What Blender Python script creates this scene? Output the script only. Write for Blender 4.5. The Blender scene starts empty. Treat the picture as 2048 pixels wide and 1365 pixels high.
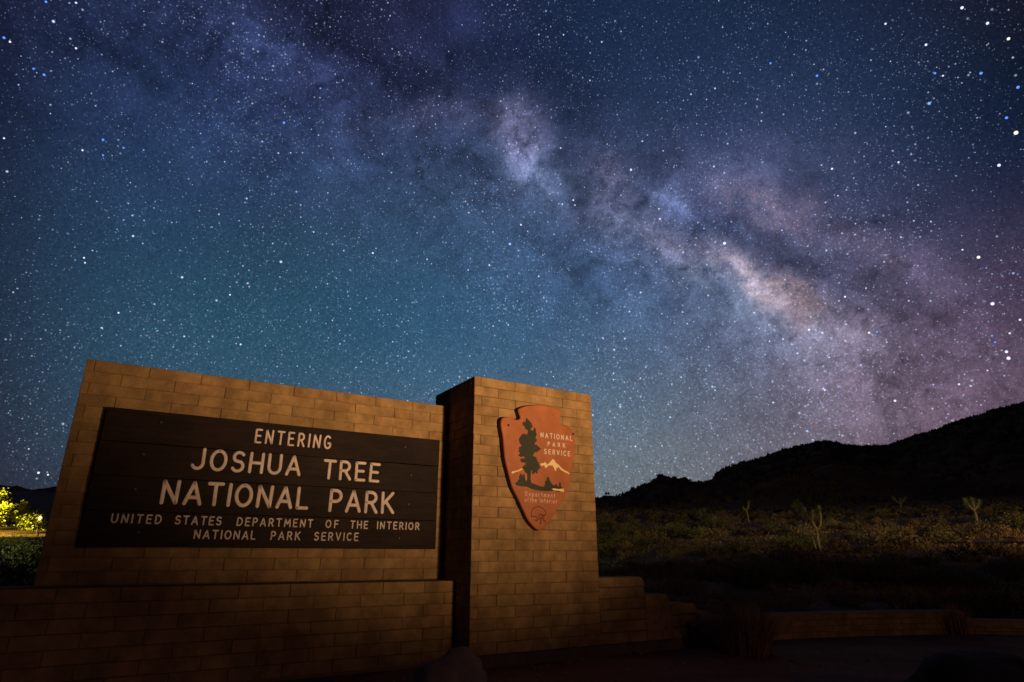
import bpy, math, random
import numpy as np
from mathutils import Vector, noise, Matrix
random.seed(7); np.random.seed(7)
R = math.radians
scene = bpy.context.scene
col = scene.collection
EYE = 0.88

# ------------------------------------------------------------------ camera
PITCH = 19.3
cam_d = bpy.data.cameras.new('camera'); cam = bpy.data.objects.new('camera', cam_d); col.objects.link(cam)
cam.location = (0, 0, EYE); cam.rotation_euler = (R(90 + PITCH), 0, 0)
cam_d.sensor_width = 36; cam_d.lens = 36 * 1235 / 2048; cam_d.clip_end = 12000; cam_d.clip_start = 0.05
scene.camera = cam
scene.view_settings.view_transform = 'Standard'; scene.view_settings.look = 'None'
scene.view_settings.exposure = 0.0; scene.view_settings.gamma = 1.0

F = 1235.0
CP, SP = math.cos(R(PITCH)), math.sin(R(PITCH))
def sky_dir(x, y):            # compass direction in the night sky, read off the photo
    a = Vector(((x - 1024) / F, CP + (y - 682.5) / F * SP, SP - (y - 682.5) / F * CP))
    return a.normalized()
def lin(c):
    return tuple((v / 255 / 12.92 if v / 255 <= .04045 else ((v / 255 + .055) / 1.055) ** 2.4) for v in c)

# ------------------------------------------------------------------ world: night sky
world = bpy.data.worlds.new('World'); scene.world = world; world.use_nodes = True
world.cycles.sampling_method = 'MANUAL'; world.cycles.sample_map_resolution = 512
nt = world.node_tree; nt.nodes.clear(); L = nt.links
def N(t, **k):
    n = nt.nodes.new(t)
    for a, b in k.items(): setattr(n, a, b)
    return n
def put(n, i, v):
    if hasattr(v, 'links') or isinstance(v, bpy.types.NodeSocket): L.new(v, n.inputs[i])
    elif v is not None: n.inputs[i].default_value = v
def M(op, a, b=None, c=None, clamp=False):
    n = N('ShaderNodeMath', operation=op, use_clamp=clamp); put(n, 0, a); put(n, 1, b); put(n, 2, c); return n.outputs[0]
def V(op, a, b=None, c=None, scale=None):
    n = N('ShaderNodeVectorMath', operation=op); put(n, 0, a); put(n, 1, b); put(n, 2, c)
    if scale is not None: put(n, 3, scale)
    return n.outputs['Value'] if op in ('DOT_PRODUCT', 'DISTANCE', 'LENGTH') else n.outputs['Vector']
def MR(v, a, b, c, d, kind='SMOOTHSTEP'):
    n = N('ShaderNodeMapRange', interpolation_type=kind); put(n, 0, v); put(n, 1, a); put(n, 2, b); put(n, 3, c); put(n, 4, d); return n.outputs[0]
def NOISE(vec, scale, detail=4, rough=.55, col_=False):
    n = N('ShaderNodeTexNoise'); put(n, 'Vector', vec); n.inputs['Scale'].default_value = scale
    n.inputs['Detail'].default_value = detail; n.inputs['Roughness'].default_value = rough
    return n.outputs['Color' if col_ else 'Fac']
D0 = N('ShaderNodeTexCoord').outputs['Generated']

# glow of the sky: smooth colours seen round the compass, fitted with wide soft lobes
gx = [-60, 200, 460, 720, 980, 1240, 1500, 1760, 2108]
gy = [-60, 150, 320, 480, 640, 800, 950]
G = [
 [(22,24,44),(27,34,60),(32,38,66),(28,32,54),(31,38,70),(27,40,66),(27,38,66),(24,30,54),(16,16,32)],
 [(24,28,54),(29,43,76),(40,54,96),(40,44,76),(30,44,74),(32,50,80),(36,54,86),(30,46,74),(22,27,46)],
 [(25,34,58),(33,54,84),(36,60,94),(44,60,96),(54,68,106),(48,62,98),(54,66,104),(46,56,88),(30,34,56)],
 [(30,40,62),(36,62,90),(38,68,96),(42,70,100),(50,80,114),(66,80,118),(74,82,118),(66,66,98),(44,42,66)],
 [(34,42,62),(38,70,94),(42,80,104),(46,84,110),(56,92,122),(70,94,124),(90,98,128),(94,86,112),(76,62,88)],
 [(36,44,62),(44,72,94),(48,82,106),(54,90,116),(68,100,130),(82,104,130),(94,98,120),(110,94,114),(100,78,94)],
 [(40,42,60),(52,68,84),(60,80,98),(72,92,110),(92,108,120),(106,118,126),(110,106,116),(108,92,108),(92,76,94)],
]
BASE = np.array(lin((12, 15, 30)))
pts, cols = [], []
for j, y in enumerate(gy):
    for i, x in enumerate(gx):
        pts.append(sky_dir(x, y)); g_ = np.array(lin(G[j][i])); g_ = (g_ * .94 + .06 * g_.mean()) * .98; cols.append(g_ - BASE)
for az in range(-180, 181, 30):                       # the rest of the dome is plain dark night sky
    for el in (5, 35, 65):
        d = Vector((math.sin(R(az)) * math.cos(R(el)), math.cos(R(az)) * math.cos(R(el)), math.sin(R(el))))
        if d.dot(sky_dir(1024, 600)) < .45: pts.append(d); cols.append(np.zeros(3))
pts = np.array(pts); cols = np.array(cols)
ctr = np.array([sky_dir(x, y) for y in (-40, 230, 480, 720, 950) for x in (-40, 260, 560, 860, 1160, 1460, 1760, 2080)])
KS = 1 / .030
A = np.exp((pts @ ctr.T - 1) * KS)
W = np.linalg.solve(A.T @ A + .02 * np.eye(len(ctr)), A.T @ cols)


# the glow is held as colours on a great dome far outside everything; the stars are drawn on it by its material
def hsh(i, j, k, s):
    n = (i * 374761393 + j * 668265263 + k * 2147483647 + s * 1274126177) & 0xffffffff
    n = ((n ^ (n >> 13)) * 1103515245) & 0xffffffff; n = ((n ^ (n >> 15)) * 2246822519) & 0xffffffff
    return ((n ^ (n >> 16)) & 0xffff) / 65535.0
def vnoise(p, s):
    q = np.floor(p).astype(np.int64); f = p - q; f = f * f * f * (f * (f * 6 - 15) + 10); r = 0
    for dx in (0, 1):
        for dy in (0, 1):
            for dz in (0, 1):
                w = (f[:, 0] if dx else 1 - f[:, 0]) * (f[:, 1] if dy else 1 - f[:, 1]) * (f[:, 2] if dz else 1 - f[:, 2])
                r = r + w * hsh(q[:, 0] + dx, q[:, 1] + dy, q[:, 2] + dz, s)
    return r - .5
def fbm(p, sc, oc, s, g=.55):
    r, a_, t = 0, 1.0, 0.0
    for o_ in range(oc): r = r + a_ * vnoise(p * sc * 2.03 ** o_ + 11.7 * o_, s + o_); t += a_; a_ *= g
    return r / t * 2
def fbm3(p, sc, oc, s, g=.55): return np.stack([fbm(p, sc, oc, s + 31 * k, g) for k in range(3)], 1)
BRIGHT = [
 (1055, 300, 66, 42, 70, (.20, .19, .34)), (1085, 365, 80, 42, 25, (.045, .065, .11)),
 (1505, 560, 92, 34, 24, (.44, .33, .34)), (1440, 590, 110, 44, 20, (.06, .085, .11)),
 (1570, 590, 60, 40, 40, (.15, .07, .04)), (1350, 520, 90, 36, 35, (.09, .075, .10)), (1330, 410, 52, 26, 30, (.08, .10, .20)),
 (1222, 372, 55, 36, 60, (.11, .10, .17)), (1250, 450, 120, 60, 35, (.035, .035, .05)), (1530, 400, 100, 48, 15, (.095, .058, .065)),
 (1500, 330, 170, 60, -5, (.026, .028, .05)), (1690, 480, 120, 45, 20, (.045, .030, .038)), (1820, 520, 110, 45, 20, (.026, .017, .026)),
 (1660, 660, 110, 44, 25, (.12, .095, .11)), (1625, 660, 34, 26, 0, (.12, .12, .19)), (600, 120, 120, 42, 25, (.016, .024, .065)),
 (900, 232, 95, 34, 5, (.036, .032, .052)), (760, 250, 150, 46, 30, (.008, .013, .028)), (480, 60, 170, 50, 20, (.003, .006, .016)),
 (1385, 450, 80, 28, 35, (.02, .03, .08)), (1720, 770, 150, 60, 20, (.04, .027, .035)), (920, 40, 60, 50, 0, (.008, .010, .035)),
 (1560, 680, 150, 50, 15, (.02, .03, .04)), (640, 330, 260, 90, 20, (.003, .008, .018)), (1180, 560, 150, 70, 25, (.006, .014, .03))]
DARK = [(1170, 390, 60, 28, 80, .60), (1610, 610, 90, 34, 50, .35), (1750, 425, 90, 12, -18, .45), (1640, 440, 60, 26, 10, .40),
 (1420, 475, 110, 24, 25, .38), (700, 70, 120, 60, 25, .22), (1010, 250, 80, 22, 25, .5), (1110, 170, 170, 70, 20, .28), (1560, 502, 120, 24, 15, .45),
 (930, 330, 90, 30, 20, .25), (1290, 320, 90, 30, 0, .3), (1620, 350, 70, 24, 60, .3), (760, 130, 120, 30, 25, .35), (1500, 450, 80, 18, 20, .3), (1130, 330, 40, 16, 80, .4)]
def lobe(P_, x, y, ra, rb, ang):
    c = sky_dir(x, y); t = sky_dir(x + 30 * math.cos(R(ang)), y + 30 * math.sin(R(ang))) - c; t = (t - c * t.dot(c)).normalized(); b_ = c.cross(t)
    k = F * (1 + ((x - 1024) ** 2 + (y - 682) ** 2) / F ** 2); rel = P_ - np.array(c)
    return np.exp(-((rel @ np.array(t)) * k / ra) ** 2 - ((rel @ np.array(b_)) * k / rb) ** 2 - ((rel @ np.array(c)) * k / rb) ** 2)
def sky_colour(P_):
    n1 = P_ / np.linalg.norm(P_, axis=1, keepdims=True)
    pw = n1 + .022 * fbm3(n1, 4.2, 4, 1); pw /= np.linalg.norm(pw, axis=1, keepdims=True)
    w2 = fbm3(n1, 16, 5, 200, .66); pk = pw + .022 * w2 + .008 * fbm3(n1, 5, 3, 400)
    c = np.tile(BASE, (len(P_), 1)) + np.exp((pw @ ctr.T - 1) * KS) @ W
    c = np.maximum(c, (.0035, .0045, .012))
    rid = 1 - np.abs(fbm(pk, 14, 5, 900, .62)) * 3.2; lanes = np.clip(rid, 0, 1) ** 3
    spark = np.clip(1 + 1.6 * fbm(pk, 30, 5, 950, .75), .25, 2.2)
    for x, y, ra, rb, an, q in BRIGHT: c = c + (lobe(pk, x, y, ra, rb, an) * spark)[:, None] * np.array(q) * .98
    for x, y, ra, rb, an, q in DARK: c = c * (1 - q * lobe(pk, x, y, ra, rb, an))[:, None]
    nrm = np.array(sky_dir(700, 190).cross(sky_dir(1620, 640)).normalized()); band = np.exp(-36 * (pw @ nrm) ** 2)
    cloud = 1 - lanes * .24 * band + .06 * band + (fbm(n1 + .02 * w2, 11, 6, 600, .66) * 1.7 + fbm(pk, 46, 4, 700, .75) * 1.3) * (.04 + .40 * band)
    c = c * np.clip(cloud, .35, 2.2)[:, None]
    up = n1[:, 2:3]; return np.where(up < -.02, c * .25, c)
RD = 4500.0
az_ = np.concatenate([np.linspace(-180, -52, 45)[:-1], np.linspace(-52, 52, 801), np.linspace(52, 180, 45)[1:-1]])
el_ = np.concatenate([np.linspace(-12, -1, 6)[:-1], np.linspace(-1, 56, 440), np.linspace(56, 90, 14)[1:]])
AZ, EL = np.meshgrid(np.radians(az_), np.radians(el_))
dirs = np.stack([np.sin(AZ) * np.cos(EL), np.cos(AZ) * np.cos(EL), np.sin(EL)], -1).reshape(-1, 3)
cc = sky_colour(dirs)
na, ne = len(az_), len(el_)
ii, jj = np.meshgrid(np.arange(ne - 1), np.arange(na), indexing='ij'); j2 = (jj + 1) % na
faces = np.stack([ii * na + jj, (ii + 1) * na + jj, (ii + 1) * na + j2, ii * na + j2], -1).reshape(-1, 4)
me = bpy.data.meshes.new('sky'); me.vertices.add(len(dirs)); me.vertices.foreach_set('co', (dirs * RD).ravel())
me.loops.add(faces.size); me.loops.foreach_set('vertex_index', faces.ravel()); me.polygons.add(len(faces))
me.polygons.foreach_set('loop_start', np.arange(0, faces.size, 4)); me.update(calc_edges=True)
at = me.color_attributes.new('glow', 'FLOAT_COLOR', 'POINT'); at.data.foreach_set('color', np.concatenate([cc, np.ones((len(cc), 1))], 1).ravel().astype(np.float32))
me.polygons.foreach_set('use_smooth', [True] * len(faces))
sky = bpy.data.objects.new('sky', me); col.objects.link(sky); sky.location = (0, 0, EYE); sky['kind'] = 'structure'
bgw = N('ShaderNodeBackground'); bgw.inputs['Color'].default_value = (0, 0, 0, 1); L.new(bgw.outputs[0], N('ShaderNodeOutputWorld').inputs[0])
sm = bpy.data.materials.new('night_sky'); sm.use_nodes = True; nt = sm.node_tree; nt.nodes.clear(); L = nt.links
sm.cycles.emission_sampling = 'NONE'; me.materials.append(sm)
D0 = V('NORMALIZE', N('ShaderNodeTexCoord').outputs['Object'])
acc = N('ShaderNodeAttribute', attribute_name='glow').outputs['Color']
grain = NOISE(D0, 260, 2, .8); acc = V('SCALE', acc, scale=MR(grain, .25, .75, .68, 1.32, 'LINEAR'))
lumi = V('DOT_PRODUCT', acc, (1.0, 1.6, 1.0)); dens = MR(lumi, .04, .6, .70, 1.2, 'LINEAR')
clump = MR(NOISE(D0, 7, 4, .6), .35, .65, .72, 1.22, 'LINEAR')
dens = M('MULTIPLY', dens, clump)
def star_layer(scale, rad, amp, tint, power=3.0, off=(0, 0, 0), dscale=True):
    vo = N('ShaderNodeTexVoronoi', feature='F1', distance='EUCLIDEAN')
    L.new(V('ADD', D0, off), vo.inputs['Vector']); vo.inputs['Scale'].default_value = scale
    sp = N('ShaderNodeSeparateColor'); L.new(vo.outputs['Color'], sp.inputs[0])
    r = M('MULTIPLY', M('MULTIPLY_ADD', sp.outputs[0], .6, .4), rad)
    if dscale: r = M('MULTIPLY', r, dens)
    s = MR(vo.outputs['Distance'], r, M('MULTIPLY', r, .1), 0, 1)
    s = M('MULTIPLY', s, M('MULTIPLY_ADD', M('POWER', sp.outputs[1], power), amp, amp * .14))
    tone = N('ShaderNodeMix', data_type='VECTOR'); L.new(sp.outputs[2], tone.inputs[0]); tone.inputs[4].default_value = tint[0]; tone.inputs[5].default_value = tint[1]
    return V('SCALE', tone.outputs[1], scale=s)
cool = ((.30, .58, 1.15), (.85, .86, .95))
for sc_, rd, am, po, off in ((300, .46, .26, 1.6, (0, 0, 0)), (205, .34, .50, 2.4, (.3, .1, .2)), (125, .25, 1.0, 2.2, (.7, .2, .5)), (60, .13, 1.3, 2.2, (.2, .8, .1)), (26, .07, 1.5, 1.8, (.5, .5, .3))):
    acc = V('ADD', acc, star_layer(sc_, rd, am, cool, po, off, sc_ > 60))
em = N('ShaderNodeEmission'); L.new(acc, em.inputs[0]); L.new(em.outputs[0], N('ShaderNodeOutputMaterial').inputs[0])
blue, white, warm = 'blue', 'white', 'warm'
named = [(1924,16,4.2,white),(1975,47,4.0,white),(2017,78,4.2,warm),(1852,90,3.4,white),(1870,147,3.2,blue),(1886,152,2.4,white),(1962,147,4.0,blue),(2036,175,4.2,blue),
 (2013,236,3.8,blue),(2032,266,5.6,warm),(1998,331,4.2,white),(1957,515,4.2,warm),(1985,608,4.8,white),(2017,717,4.8,white),(2013,704,4.0,white),(1990,685,2.6,blue),(1984,672,2.6,blue),(1634,152,3.2,blue),
 (568,246,3.2,blue),(8,76,3.6,blue),(20,84,3.0,white),(88,150,3.4,blue),(67,138,2.8,blue),(206,280,3.2,blue),(206,311,2.6,blue),(247,296,2.6,blue),(165,301,2.6,white),(8,277,2.6,white),(92,4,3.2,blue),(152,6,2.8,white),
 (152,97,2.8,white),(77,946,3.2,white),(96,950,2.4,warm),(1449,487,3.8,white),(1738,666,3.0,white),(1754,664,2.8,blue),(1790,802,3.2,white),(1664,338,2.8,white),(1797,325,2.6,white),(1541,127,2.8,blue),
 (1771,48,2.8,white),(1918,769,2.6,white),(1925,500,2.2,white),(1262,340,2.8,white),(1618,660,3.0,white),(2040,640,3.0,white),(168,516,2.4,white),(237,626,2.4,white),(170,526,2.2,white),(1690,594,2.6,white),(460,590,2.2,white)]
for kind_, rgb in (('blue', (.16, .36, 1.3)), ('white', (.95, 1.0, 1.25)), ('warm', (1.3, 1.1, 1.0))):
    vs, fs = [], []
    for x, y, r, c in named:
        if c != kind_: continue
        for q, hot in ((1.0, 0),):
            d = sky_dir(x, y); k = F * (1 + ((x - 1024) ** 2 + (y - 682) ** 2) / F ** 2) ** .72; rad = RD * .98 * r * .78 / k
            t = d.orthogonal().normalized(); b_ = d.cross(t); c0 = d * RD * .98 + Vector((0, 0, EYE)); o_ = len(vs)
            ring = [c0 + (t * math.cos(a * math.pi / 4) + b_ * math.sin(a * math.pi / 4)) * rad for a in range(8)]
            vs += [tuple(p) for p in ring] + [tuple(c0 - d * rad), tuple(c0 + d * rad)]
            for a in range(8): fs += [(o_ + a, o_ + (a + 1) % 8, o_ + 8), (o_ + (a + 1) % 8, o_ + a, o_ + 9)]
    m_ = bpy.data.materials.new('star_' + kind_); m_.use_nodes = True; m_.cycles.emission_sampling = 'NONE'; t_ = m_.node_tree; t_.nodes.clear()
    e_ = t_.nodes.new('ShaderNodeEmission'); e_.inputs[0].default_value = (*rgb, 1); e_.inputs[1].default_value = 1.0; t_.links.new(e_.outputs[0], t_.nodes.new('ShaderNodeOutputMaterial').inputs[0])
    me = bpy.data.meshes.new('bright_stars'); me.from_pydata(vs, [], fs); me.materials.append(m_)
    o = bpy.data.objects.new('bright_stars', me); col.objects.link(o); o['kind'] = 'stuff'; o['category'] = 'stars'
    o['label'] = {'blue': 'brightest blue stars of the night sky', 'white': 'brightest white stars of the night sky', 'warm': 'brightest warm tinted stars of the night sky'}[kind_]

# ------------------------------------------------------------------ lamps and an added warm fill (all out of frame)
def spot(name, loc, target, watts, color, size, blend, radius):
    d = bpy.data.lights.new(name, 'SPOT'); o = bpy.data.objects.new(name, d); col.objects.link(o)
    o.location = loc; o.rotation_euler = (Vector(target) - Vector(loc)).to_track_quat('-Z', 'Y').to_euler()
    d.energy = watts; d.color = color; d.spot_size = R(size); d.spot_blend = blend; d.shadow_soft_size = radius
    return o
U = Vector((math.sin(R(58.86)), math.cos(R(58.86)), 0)); NN = Vector((-U.y, U.x, 0)); TH = math.atan2(U.y, U.x)
def P(u, n, z=0.0): return U * u + NN * n + Vector((0, 0, z))
spot('sign_floodlight', P(3.75, -3.2, .62), P(2.8, 5.4, 5.2), 6000, (1, .60, .30), 64, 1.0, .17)
_l = Vector((25, 7, 3.4)); _d = (Vector((19, 45, 0)) - Vector((25, 7, 0))).normalized()
spot('desert_floodlight', _l, _l + _d * math.cos(R(45)) + Vector((0, 0, math.sin(R(45)))), 24000, (1, .70, .31), 138, .92, .15)
pl_ = bpy.data.lights.new('warm_fill', 'POINT'); pl_.energy = 420; pl_.color = (1, .50, .30); pl_.shadow_soft_size = .25  # unseen warm fill, added to lift wall base, ground and low wall
po_ = bpy.data.objects.new('warm_fill', pl_); col.objects.link(po_); po_.location = (9, -7, 3.6)

# ------------------------------------------------------------------ materials
def mat(name, base, rough=.85, var=.0, nscale=8, namt=.25, bump=.0, bscale=40, base2=None, objrand=0.0, spec=.3, detail=6, bdist=.01):
    m = bpy.data.materials.new(name); m.use_nodes = True; t = m.node_tree; b = t.nodes['Principled BSDF']
    b.inputs['Roughness'].default_value = rough; b.inputs['Specular IOR Level'].default_value = spec
    tc = t.nodes.new('ShaderNodeTexCoord'); src = tc.outputs['Object']
    if objrand:
        oi = t.nodes.new('ShaderNodeObjectInfo'); ad = t.nodes.new('ShaderNodeVectorMath'); ad.operation = 'MULTIPLY_ADD'
        t.links.new(oi.outputs['Random'], ad.inputs[0]); ad.inputs[1].default_value = (37, 91, 53); t.links.new(src, ad.inputs[2]); src = ad.outputs[0]
    no = t.nodes.new('ShaderNodeTexNoise'); no.inputs['Scale'].default_value = nscale; no.inputs['Detail'].default_value = detail; no.inputs['Roughness'].default_value = .62
    t.links.new(src, no.inputs['Vector'])
    mx = t.nodes.new('ShaderNodeMix'); mx.data_type = 'RGBA'
    b2 = base2 or tuple(c * (1 - namt) for c in base); b1 = base if base2 else tuple(min(1, c * (1 + namt)) for c in base)
    mx.inputs[6].default_value = (*b2, 1); mx.inputs[7].default_value = (*b1, 1)
    mr = t.nodes.new('ShaderNodeMapRange'); mr.inputs[1].default_value = .33; mr.inputs[2].default_value = .67
    t.links.new(no.outputs['Fac'], mr.inputs[0]); t.links.new(mr.outputs[0], mx.inputs[0])
    out = mx.outputs[2]
    if objrand:
        h = t.nodes.new('ShaderNodeHueSaturation'); v = t.nodes.new('ShaderNodeMapRange'); v.inputs[3].default_value = 1 - objrand; v.inputs[4].default_value = 1 + objrand
        t.links.new(oi.outputs['Random'], v.inputs[0]); t.links.new(v.outputs[0], h.inputs['Value'])
        wn = t.nodes.new('ShaderNodeTexWhiteNoise'); wn.noise_dimensions = '1D'; t.links.new(oi.outputs['Random'], wn.inputs['W'])
        v2 = t.nodes.new('ShaderNodeMapRange'); v2.inputs[3].default_value = .494; v2.inputs[4].default_value = .506
        t.links.new(wn.outputs['Value'], v2.inputs[0]); t.links.new(v2.outputs[0], h.inputs['Hue'])
        t.links.new(out, h.inputs['Color']); out = h.outputs[0]
    t.links.new(out, b.inputs['Base Color'])
    if bump:
        n2 = t.nodes.new('ShaderNodeTexNoise'); n2.inputs['Scale'].default_value = bscale; n2.inputs['Detail'].default_value = 8; n2.inputs['Roughness'].default_value = .65
        t.links.new(src, n2.inputs['Vector']); bp = t.nodes.new('ShaderNodeBump'); bp.inputs['Strength'].default_value = bump; bp.inputs['Distance'].default_value = bdist
        t.links.new(n2.outputs['Fac'], bp.inputs['Height']); t.links.new(bp.outputs[0], b.inputs['Normal'])
    return m
MAT = dict(
 brick=mat('buff_block', (.225, .143, .066), .92, nscale=7, namt=.28, bump=.8, bscale=32, objrand=.04, spec=.15, bdist=.012),
 mortar=mat('mortar', (.13, .080, .036), .95, bump=.3, spec=.1),
 footing=mat('footing_concrete', (.08, .06, .045), .95, bump=.5, spec=.1),
 plank=mat('brown_stained_plank', (.0088, .0044, .0034), .6, nscale=3, namt=.35, bump=.25, bscale=30, objrand=.07, spec=.10),
 letter=mat('cream_letter_paint', (.52, .445, .40), .6, nscale=9, namt=.14, spec=.3, bump=.2, bscale=60),
 bolt=mat('dark_bolt', (.012, .010, .010), .5),
 arrow=mat('rust_red_paint', (.255, .082, .030), .55, nscale=9, namt=.10, bump=.15, bscale=40, spec=.3),
 arrowedge=mat('edge_shade_red', (.07, .014, .01), .6),  # emblem sides darker than the face: unlit look put into the colour
 tree=mat('dark_green_paint', (.018, .022, .014), .6, namt=.2, spec=.25),
 white=mat('white_paint', (.50, .44, .37), .6, namt=.08),
 yellow=mat('pale_yellow_paint', (.52, .42, .21), .6, namt=.08),
 ink=mat('dark_red_ink', (.045, .010, .007), .6),
 rock=mat('granite_boulder', (.16, .12, .11), .9, nscale=6, namt=.35, bump=.8, bscale=9, spec=.2, bdist=.03),
 shaderock=mat('rock_shade_tone', (.022, .02, .022), .9, nscale=6, namt=.35, bump=.8, bscale=9, spec=.15, bdist=.03),  # darkened copy of the granite: the boulder's shade is in the colour
 ground=mat('desert_gravel', (.22, .13, .09), .95, nscale=.9, base2=(.09, .055, .04), bump=1.0, bscale=14, spec=.1, detail=10, bdist=.05),
 hill=mat('dark_rocky_slope', (.27, .14, .075), .97, nscale=.05, base2=(.07, .036, .022), bump=1.0, bscale=.12, spec=.05, detail=12, bdist=6),
 hillscrub=mat('hillside_scrub_leaf', (.13, .085, .05), .95, nscale=.2, base2=(.05, .03, .02), spec=.05),
 twig=mat('grey_brown_twig', (.10, .075, .05), .9, spec=.1),
 leaf=mat('dusty_green_leaf', (.13, .12, .05), .85, nscale=2.5, base2=(.06, .062, .028), objrand=.3, spec=.15),
 straw=mat('dry_straw_stems', (.30, .19, .085), .9, nscale=3, base2=(.14, .085, .04), objrand=.25, spec=.1),
 deadleaf=mat('dead_grey_leaf', (.21, .15, .10), .9, nscale=3, base2=(.10, .07, .05), objrand=.3, spec=.1),
 bark=mat('joshua_bark', (.25, .19, .13), .95, nscale=9, namt=.35, bump=.8, bscale=20, spec=.1),
 blade=mat('joshua_blades', (.14, .15, .065), .8, nscale=3, namt=.35, spec=.2),
 litleaf=mat('yellow_green_leaf', (.27, .29, .05), .8, nscale=2.0, base2=(.12, .13, .02), spec=.15),
 metal=mat('dark_painted_metal', (.03, .03, .03), .5),
)
def stains(m, scale, lo, hi, stretch):
    t = m.node_tree; b_ = t.nodes['Principled BSDF']; l = b_.inputs['Base Color'].links[0].from_socket
    ge = t.nodes.new('ShaderNodeNewGeometry'); mp = t.nodes.new('ShaderNodeMapping'); mp.inputs['Scale'].default_value = stretch; t.links.new(ge.outputs['Position'], mp.inputs['Vector'])
    no = t.nodes.new('ShaderNodeTexNoise'); no.inputs['Scale'].default_value = scale; no.inputs['Detail'].default_value = 7; no.inputs['Roughness'].default_value = .65; t.links.new(mp.outputs[0], no.inputs['Vector'])
    mr = t.nodes.new('ShaderNodeMapRange'); mr.inputs[1].default_value = .35; mr.inputs[2].default_value = .65; mr.inputs[3].default_value = lo; mr.inputs[4].default_value = hi; t.links.new(no.outputs['Fac'], mr.inputs[0])
    vm = t.nodes.new('ShaderNodeVectorMath'); vm.operation = 'SCALE'; t.links.new(l, vm.inputs[0]); t.links.new(mr.outputs[0], vm.inputs[3]); t.links.new(vm.outputs[0], b_.inputs['Base Color'])
stains(MAT['brick'], 2.6, .76, 1.16, (1, 1, .6)); stains(MAT['arrow'], 5, .86, 1.08, (1, 1, .6)); stains(MAT['letter'], 14, .78, 1.1, (1, 1, 1)); stains(MAT['plank'], 3, .6, 1.5, (1, 1, 9))
lm = bpy.data.materials.new('lamp_glass'); lm.use_nodes = True; b = lm.node_tree.nodes['Principled BSDF']
b.inputs['Base Color'].default_value = (.9, .85, .6, 1); b.inputs['Emission Color'].default_value = (1, .93, .62, 1); b.inputs['Emission Strength'].default_value = 3.0
MAT['lamp'] = lm

# ------------------------------------------------------------------ mesh helpers
class MB:
    def __init__(s): s.v, s.f = [], []
    def add(s, vs, fs):
        o = len(s.v); s.v += [tuple(v) for v in vs]; s.f += [tuple(i + o for i in f) for f in fs]; return s
    def box(s, x0, x1, y0, y1, z0, z1):
        vs = [(x, y, z) for z in (z0, z1) for y in (y0, y1) for x in (x0, x1)]
        return s.add(vs, [(0, 2, 3, 1), (4, 5, 7, 6), (0, 1, 5, 4), (2, 6, 7, 3), (0, 4, 6, 2), (1, 3, 7, 5)])
    def tube(s, pts, rads, k=6, cap=True):
        pts = [Vector(p) for p in pts]; rings = []; side = None
        for i, p in enumerate(pts):
            d = (pts[min(i + 1, len(pts) - 1)] - pts[max(i - 1, 0)]).normalized()
            if side is None: side = d.orthogonal().normalized()
            side = (side - d * side.dot(d)).normalized(); up = d.cross(side)
            rings.append([p + (side * math.cos(2 * math.pi * j / k) + up * math.sin(2 * math.pi * j / k)) * rads[i] for j in range(k)])
        vs = [v for r in rings for v in r]; fs = []
        for i in range(len(rings) - 1):
            for j in range(k):
                a, b2 = i * k + j, i * k + (j + 1) % k; fs.append((a, b2, b2 + k, a + k))
        if cap: fs.append(tuple(range(k))[::-1]); fs.append(tuple((len(rings) - 1) * k + j for j in range(k)))
        return s.add(vs, fs)
    def mesh(s, name, m, smooth=False):
        me = bpy.data.meshes.new(name); me.from_pydata(s.v, [], s.f); me.update()
        if m: me.materials.append(MAT[m] if isinstance(m, str) else m)
        if smooth: me.polygons.foreach_set('use_smooth', [True] * len(me.polygons))
        return me
def ob(name, me, parent=None, loc=(0, 0, 0), rz=0.0):
    o = bpy.data.objects.new(name, me); col.objects.link(o); o.parent = parent; o.location = loc; o.rotation_euler = (0, 0, rz); return o
def tag(o, label=None, cat=None, group=None, kind=None):
    if label: o['label'] = label
    if cat: o['category'] = cat
    if group: o['group'] = group
    if kind: o['kind'] = kind
    return o
def thing(name, label, cat, loc=(0, 0, 0), rz=0.0, group=None):
    return tag(ob(name, None, None, loc, rz), label, cat, group)
def copy_tree(o, parent=None):
    c = o.copy(); col.objects.link(c); c.parent = parent
    for ch in list(o.children): copy_tree(ch, c)
    return c

# ------------------------------------------------------------------ ground and hills
def terr(x, y):
    d = math.hypot(x, y); t = max(0.0, d - 11)
    z = .085 * t * t / (t + 4.0)
    if d > 230: z -= 0.0
    a = min(1, max(0, (d - 9) / 18))
    z += a * (noise.noise(Vector((x * .11, y * .11, 0))) * .28 + noise.noise(Vector((x * .35, y * .35, 4))) * .09) * (1 if d < 60 else 60 / d)
    if y < 0: z *= max(0.0, 1 + y / max(d, 1e-3) * .8)
    return z
def polar(rs, azs, fn, closed=False):
    mb = MB(); n = len(azs)
    mb.v = [fn(r_, a) for r_ in rs for a in azs]
    m_ = n if closed else n - 1
    for i in range(len(rs) - 1):
        for j in range(m_):
            a, b2 = i * n + j, i * n + (j + 1) % n; mb.f.append((a, a + n, b2 + n, b2))
    return mb
rs = [0.01] + list(np.linspace(.6, 12, 30)) + list(np.geomspace(12.6, 1500, 110)); azs = [R(a) for a in np.linspace(-180, 180, 480, endpoint=False)]
gm = polar(rs, azs, lambda r_, a: (r_ * math.sin(a), r_ * math.cos(a), terr(r_ * math.sin(a), r_ * math.cos(a)) if r_ < 320 else terr(320 * math.sin(a), 320 * math.cos(a)) * max(.35, 1 - (r_ - 320) / 1500)), True)
tag(ob('ground', gm.mesh('ground', 'ground', True)), 'dark gravelly desert floor rising gently to the hills', kind='structure')

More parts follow.
